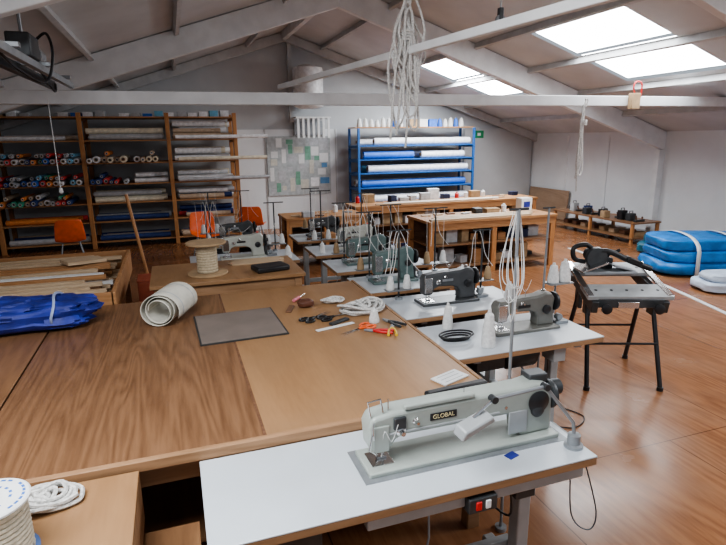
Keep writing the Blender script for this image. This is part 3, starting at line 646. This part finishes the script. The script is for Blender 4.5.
for i in range(3): B().box((0,0,.012),(2.4,.07,.022)).make('plank',[PALE,PAPER,PALE][i],loc=(4.6+.2*i,9.08+i*.10,.82),bevel=.002,label='long timber batten on rear workbench',cat='plank')
t=B().box((0,0,.1),(.2,.16,.2)).make('white_carton',PAPER,loc=(5.40,7.50,.82),bevel=.003,label='white carton on pine workbench',cat='box')
B().box((0,-.081,.1),(.12,.002,.09)).make('carton_label',BLUE,t)
# ---------------------------------------------------------------- folding workbench
RZW=-.38
def workmate():
    t=thing('folding_workbench','grey folding workbench on black splayed legs','folding workbench',(3.40,3.40,0),RZW)
    tilt=.24
    for s in(-1,1):
        zz=.83+s*.19*math.sin(tilt)
        B().box((0,0,0),(.66,.20,.035)).make('jaw',LSTEEL,t,loc=(0,s*.20,zz),rot=(tilt,0,0),bevel=.004)
        for k in range(5): B().cyl((-.24+k*.12,0,.015),(-.24+k*.12,0,.0195),.012,n=12).make('dog_hole',BLACK,t,loc=(0,s*.20,zz),rot=(tilt,0,0))
        B().box((0,0,0),(.05,.62,.10)).make('frame_rail',DGREY,t,loc=(s*.27,0,.76),rot=(tilt,0,0),bevel=.006)
        B().box((0,0,0),(.05,.60,.02)).make('steel_strip',CHROME,t,loc=(s*.305,0,.845),rot=(tilt,0,0),bevel=.003)
        B().lathe([(.012,0),(.012,-.04),(.04,-.045),(.04,-.06),(.03,-.065)],(s*.20,-.30,.69),n=20,axis='Y').make('crank_handle',BLACK,t)
        for q in(-1,1): B().box((s*.26,q*.1,.65),(.03,.11,.16)).make('hinge_plate',DGREY,t,bevel=.004)
        for q in(-1,1):
            B().tube([(s*.26,q*.10,.70),(s*.29,q*.33,.02)],.018,n=10).make('leg',BLACK,t)
            B().cyl((s*.29,q*.33,0),(s*.29,q*.33,.03),.025).make('rubber_foot',BLACK,t)
    B().box((0,-.29,.72),(.5,.03,.07)).make('front_rail',DGREY,t,bevel=.006)
    B().box((-.02,-.30,.71),(.16,.03,.05)).make('label_plate',CHROME,t,bevel=.003)
    for q in(-.23,.23): B().tube([(-.28,q,.36),(.28,q,.36)],.01).make('brace',BLACK,t)
workmate()
t=thing('bench_saw','black and silver tilting saw on folding workbench','power saw',(3.34,3.48,.892),-.30)
B().box((0,0,.012),(.44,.24,.022)).make('base_plate',STEEL,t,bevel=.003)
B().box((-.12,.0,.055),(.22,.20,.014),ry=-.35).make('tilt_plate',CHROME,t,bevel=.002)
B().box((.12,-.03,.045),(.18,.16,.012),ry=.25).make('tilt_plate',STEEL,t,bevel=.002)
B().lathe([(.02,-.03),(.085,-.026),(.09,-.01),(.09,.01),(.07,.02)],(-.08,0,.12),n=26,axis='Y').make('blade_guard',DGREY,t)
B().lathe([(.05,0),(.06,.02),(.06,.10),(.04,.12)],(-.08,.02,.13),n=20,axis='Y').make('motor',BLACK,t)
B().tube(cr([(-.10,.03,.18),(-.16,.03,.225),(-.26,.03,.20),(-.25,.03,.11),(-.16,.03,.08)],6),.02,n=10).make('handle',BLACK,t)
B().tube(cr([(-.12,.0,.17),(.02,-.01,.17),(.18,-.03,.10),(.36,-.06,.03)],6),.024,n=10).make('long_arm',BLACK,t)
B().box((.22,-.035,.09),(.14,.07,.05),ry=.4).make('arm_grip',BLACK,t,bevel=.012)
B().box((.03,.06,.06),(.10,.08,.10)).make('pivot_housing',DGREY,t,bevel=.012)
B().tube([(.02,.06,.02),(.05,.06,.13),(.14,.05,.17)],.014,n=8).make('strut',BLACK,t)
# ---------------------------------------------------------------- right side
t=thing('low_rack','low timber rack with tools along the wall','rack',(8.35,8.9,0),0)
for y in(-1.1,0,1.1):
    for x in(-.3,.3): B().box((x,y,.2),(.05,.05,.4)).make('leg',PINE,t)
for z in(.1,.38): B().box((0,0,z),(.68,2.3,.025)).make('shelf',PLY3,t,bevel=.002)
rr=random.Random(12)
for i in range(12):
    y=7.9+i*.18
    if i%3==0:
        t=thing('hand_plane','small dark hand tool on low rack','tool',(8.3+rr.uniform(-.1,.1),y,.393),rr.uniform(-.4,.4),'tools on low rack')
        B().box((0,0,.02),(.26,.06,.04)).make('body',DGREY,t,bevel=.004);B().tube([(-.08,0,.04),(-.1,0,.12)],.015).make('handle',DARKW,t);B().lathe([(.02,.04),(.012,.06),(.02,.08),(.01,.09)],(.08,0,0),n=12).make('knob',DARKW,t)
    else:
        h=rr.uniform(.06,.18);t=B().box((0,0,h/2),(.14,.12,h)).make('tool_case',rr.choice([RED,DGREY,CC[3],BLACK,CARD,CC[7]]),loc=(8.3+rr.uniform(-.15,.15),y,.393),bevel=.004,label='small tool case on low rack',cat='tool case',group='tools on low rack')
        B().tube([(-.04,0,h),(-.04,0,h+.04),(.04,0,h+.04),(.04,0,h)],.008).make('handle',BLACK,t)
for i in range(8):
    B().box((0,0,.04),(.3,.14,.08)).make('timber_block',rr.choice([CARD,PALE,DARKW]),loc=(8.35,7.93+i*.27,.113),bevel=.003,label='timber block stored in low rack',cat='timber',group='blocks in low rack')
B().box((0,0,.36),(.03,1.5,.7)).make('leaning_board',wood('ply board brown',(.36,.25,.17),(.27,.18,.12),.6,2,'Y',3),loc=(8.86,11.4,.0),rot=(0,.1,0),label='brown plywood board leaning on the wall',cat='board')
def folded(name,x,y,rz,layers,m,lab,seed,straps=()):
    t=thing(name,lab,'folded sail',(x,y,0),rz);z=0
    for k,(lx,ly,lz,ox,oy,mm) in enumerate(layers):
        B().blob((ox,oy,z+lz/2),(lx,ly,lz),.06,1.4,5.0,seed=seed+k*3,nu=72,nv=28).make('fold',mm,t,ang=80);z+=lz*.82
    for s in straps:
        L=layers[-1];pts=[]
        for i in range(15):
            a=pi*i/14;pts.append((s,-math.cos(a)*(L[1]/2+.10),.02+(z+.055)*abs(math.sin(a))**.3))
        o=B().strap(pts,.06).make('strap',PAPER,t);mm_=o.modifiers.new('s','SOLIDIFY');mm_.thickness=.004
    return t
TEALT=mat('teal tarp',(.02,.13,.20),.5,ns=7,na=.3,bump=.2);WS=mat('white sailcloth',(.55,.63,.74),.5,ns=7,na=.15,bump=.1)
folded('folded_sail',7.42,5.85,-.35,[(1.55,1.0,.22,0,0,CYAN),(1.48,.95,.20,.02,0,CYAN),(1.40,.88,.20,-.02,.02,CYAN)],CYAN,'folded bright blue sail bundle with white straps',31,(-.35,.22))
folded('folded_sail',8.0,7.0,.1,[(.9,.6,.2,0,0,TEALT),(.7,.5,.16,0,0,TEALT)],TEALT,'dark teal folded sail on floor by wall',51)
folded('folded_sail',6.98,4.85,-.35,[(1.2,.55,.14,0,0,WS),(1.1,.42,.12,.03,0,WS)],WS,'folded white sail lying on floor',61)
b=B();pts=cr([(6.72,7.9,.008),(6.62,7.2,.008),(6.42,6.25,.008),(6.15,5.2,.008),(5.84,4.2,.008),(5.5,3.1,.008)],8)
b.strap(pts,.065);o=b.make('batten_strip',PAPER,label='long flat white strip lying on floor',cat='batten');m=o.modifiers.new('s','SOLIDIFY');m.thickness=.008
# ---------------------------------------------------------------- hanging things
def hang_rope(x,y,ztop,z1,z0,n,wid,rad,lab,seed,trail=0,spread=.3):
    rr=random.Random(seed);b=B()
    for k in range(n):
        zz=z0+rr.uniform(0,spread);zt=z1+rr.uniform(-.25,.06);w_=wid*rr.uniform(.15,1);a=rr.uniform(-.6,.6);ox=rr.uniform(-.06,.06);oy=rr.uniform(-.03,.03);ph=rr.uniform(0,6)
        pts=[]
        for i in range(28):
            q=2*pi*i/28;s=math.sin(q);c=math.cos(q)
            pts.append((ox*(1-c)*.5+s*w_*math.cos(a)*(1-.75*max(0,c))+.016*math.sin(3*q+ph),oy+s*w_*math.sin(a)*.6,(zz+zt)/2+c*(zt-zz)/2))
        b.tube(pts,rad,n=6,closed=True)
    for j in range(trail):
        ox=rr.uniform(-.10,.10);e=rr.uniform(-.05,.05)
        b.tube(cr([(0,0,z1-.1),(ox*.6,-.02,z1-.35),(ox,-.02,(z0+z1)/2-.05),(ox+e,-.01,z0-.04+rr.uniform(-.06,.1))],6),rad,n=6)
    b.tube([(0,0,z1-.05),(.01,0,(z1+ztop)/2),(0,0,ztop)],rad)
    b.tube([(.02,0,z1-.05),(.045,0,(z1+ztop)/2),(.02,0,ztop)],rad)
    for i in range(4): b.tube([(.04*math.cos(q*pi/6),.035*math.sin(q*pi/6),z1-.22-i*.017) for q in range(12)],rad,closed=True,n=6)
    return b.make('hanging_rope',ROPE,loc=(x,y,0),label=lab,cat='rope')
hang_rope(1.56,3.55,roofz(1.56)-.05,2.90,2.02,12,.125,.0078,'coiled white rope hanging from the roof',3,trail=4,spread=.48)
hang_rope(5.04,5.85,2.45,2.40,1.36,3,.055,.009,'thin white rope loop hanging from the beam',5,trail=1,spread=.2)
B().tube(cr([(2.2,3.6,roofz(2.2)),(2.25,3.7,3.3),(2.15,3.7,2.95)],6),.006).make('hanging_wire',DGREY,label='thin dark wire hanging from roof',cat='wire')
t=thing('pulley','small steel pulley block hanging from roof','pulley',(2.30,3.6,2.80))
B().cyl((0,-.012,0),(0,.012,0),.035,n=20).make('sheave',STEEL,t);B().box((0,0,.03),(.03,.04,.1)).make('bracket',DGREY,t,bevel=.004);B().tube([(0,0,.08),(0,0,1.32)],.004).make('wire',STEEL,t)
t=thing('pull_cord','white light pull cord hanging from the beam','pull cord',(-1.02,5.9,1.55))
B().tube([(0,0,0),(0,0,.85)],.004).make('cord',PAPER,t);B().lathe([(.005,-.04),(.02,-.025),(.014,.015),(.004,.02)],n=12).make('handle',PAPER,t)
t=thing('socket_box','brown junction box with coiled red cable on beam','junction box',(5.88,5.9,2.4))
B().box((0,0,.03),(.14,.07,.2)).make('box',CARD,t,bevel=.004)
B().tube(cr([(0,0,.12),(-.05,-.02,.2),(-.02,-.02,.27),(.08,-.02,.25),(.1,0,.08)],8),.010).make('cable',RED,t)
t=thing('hoist_rail','dark steel hoist rail with motor and cables','hoist rail',(-.98,4.35,2.51))
B().box((0,0,0),(.05,3.3,.07)).make('rail',DGREY,t,bevel=.004)
B().box((.16,0,.0),(.04,3.3,.05)).make('rail',STEEL,t,bevel=.004)
for y in(-1.4,-.5,.4,1.3): B().box((.08,y,.04),(.26,.05,.03)).make('cross_tie',STEEL,t,bevel=.003)
B().box((.07,.3,.14),(.15,.3,.16)).make('motor_box',DGREY,t,bevel=.012)
B().lathe([(.05,-.1),(.07,-.09),(.07,.08),(.05,.1)],(.07,.62,.12),n=18,axis='Y').make('motor',STEEL,t)
B().tube(cr([(.1,.5,.2),(.2,.45,.26),(.25,.3,.1),(.2,.2,-.10),(.1,-.1,-.05),(.08,-.6,.04)],8),.010).make('cable',BLACK,t)
B().tube(cr([(.05,.7,.1),(.12,.95,-.10),(.08,1.3,-.02)],8),.010).make('cable',BLACK,t)
B().tube([(.07,.3,.2),(.07,.3,roofz(-.9)-2.51)],.012).make('hanger',STEEL,t)
B().tube([(.07,-1.3,.03),(.07,-1.3,roofz(-.9)-2.51)],.012).make('hanger',STEEL,t)
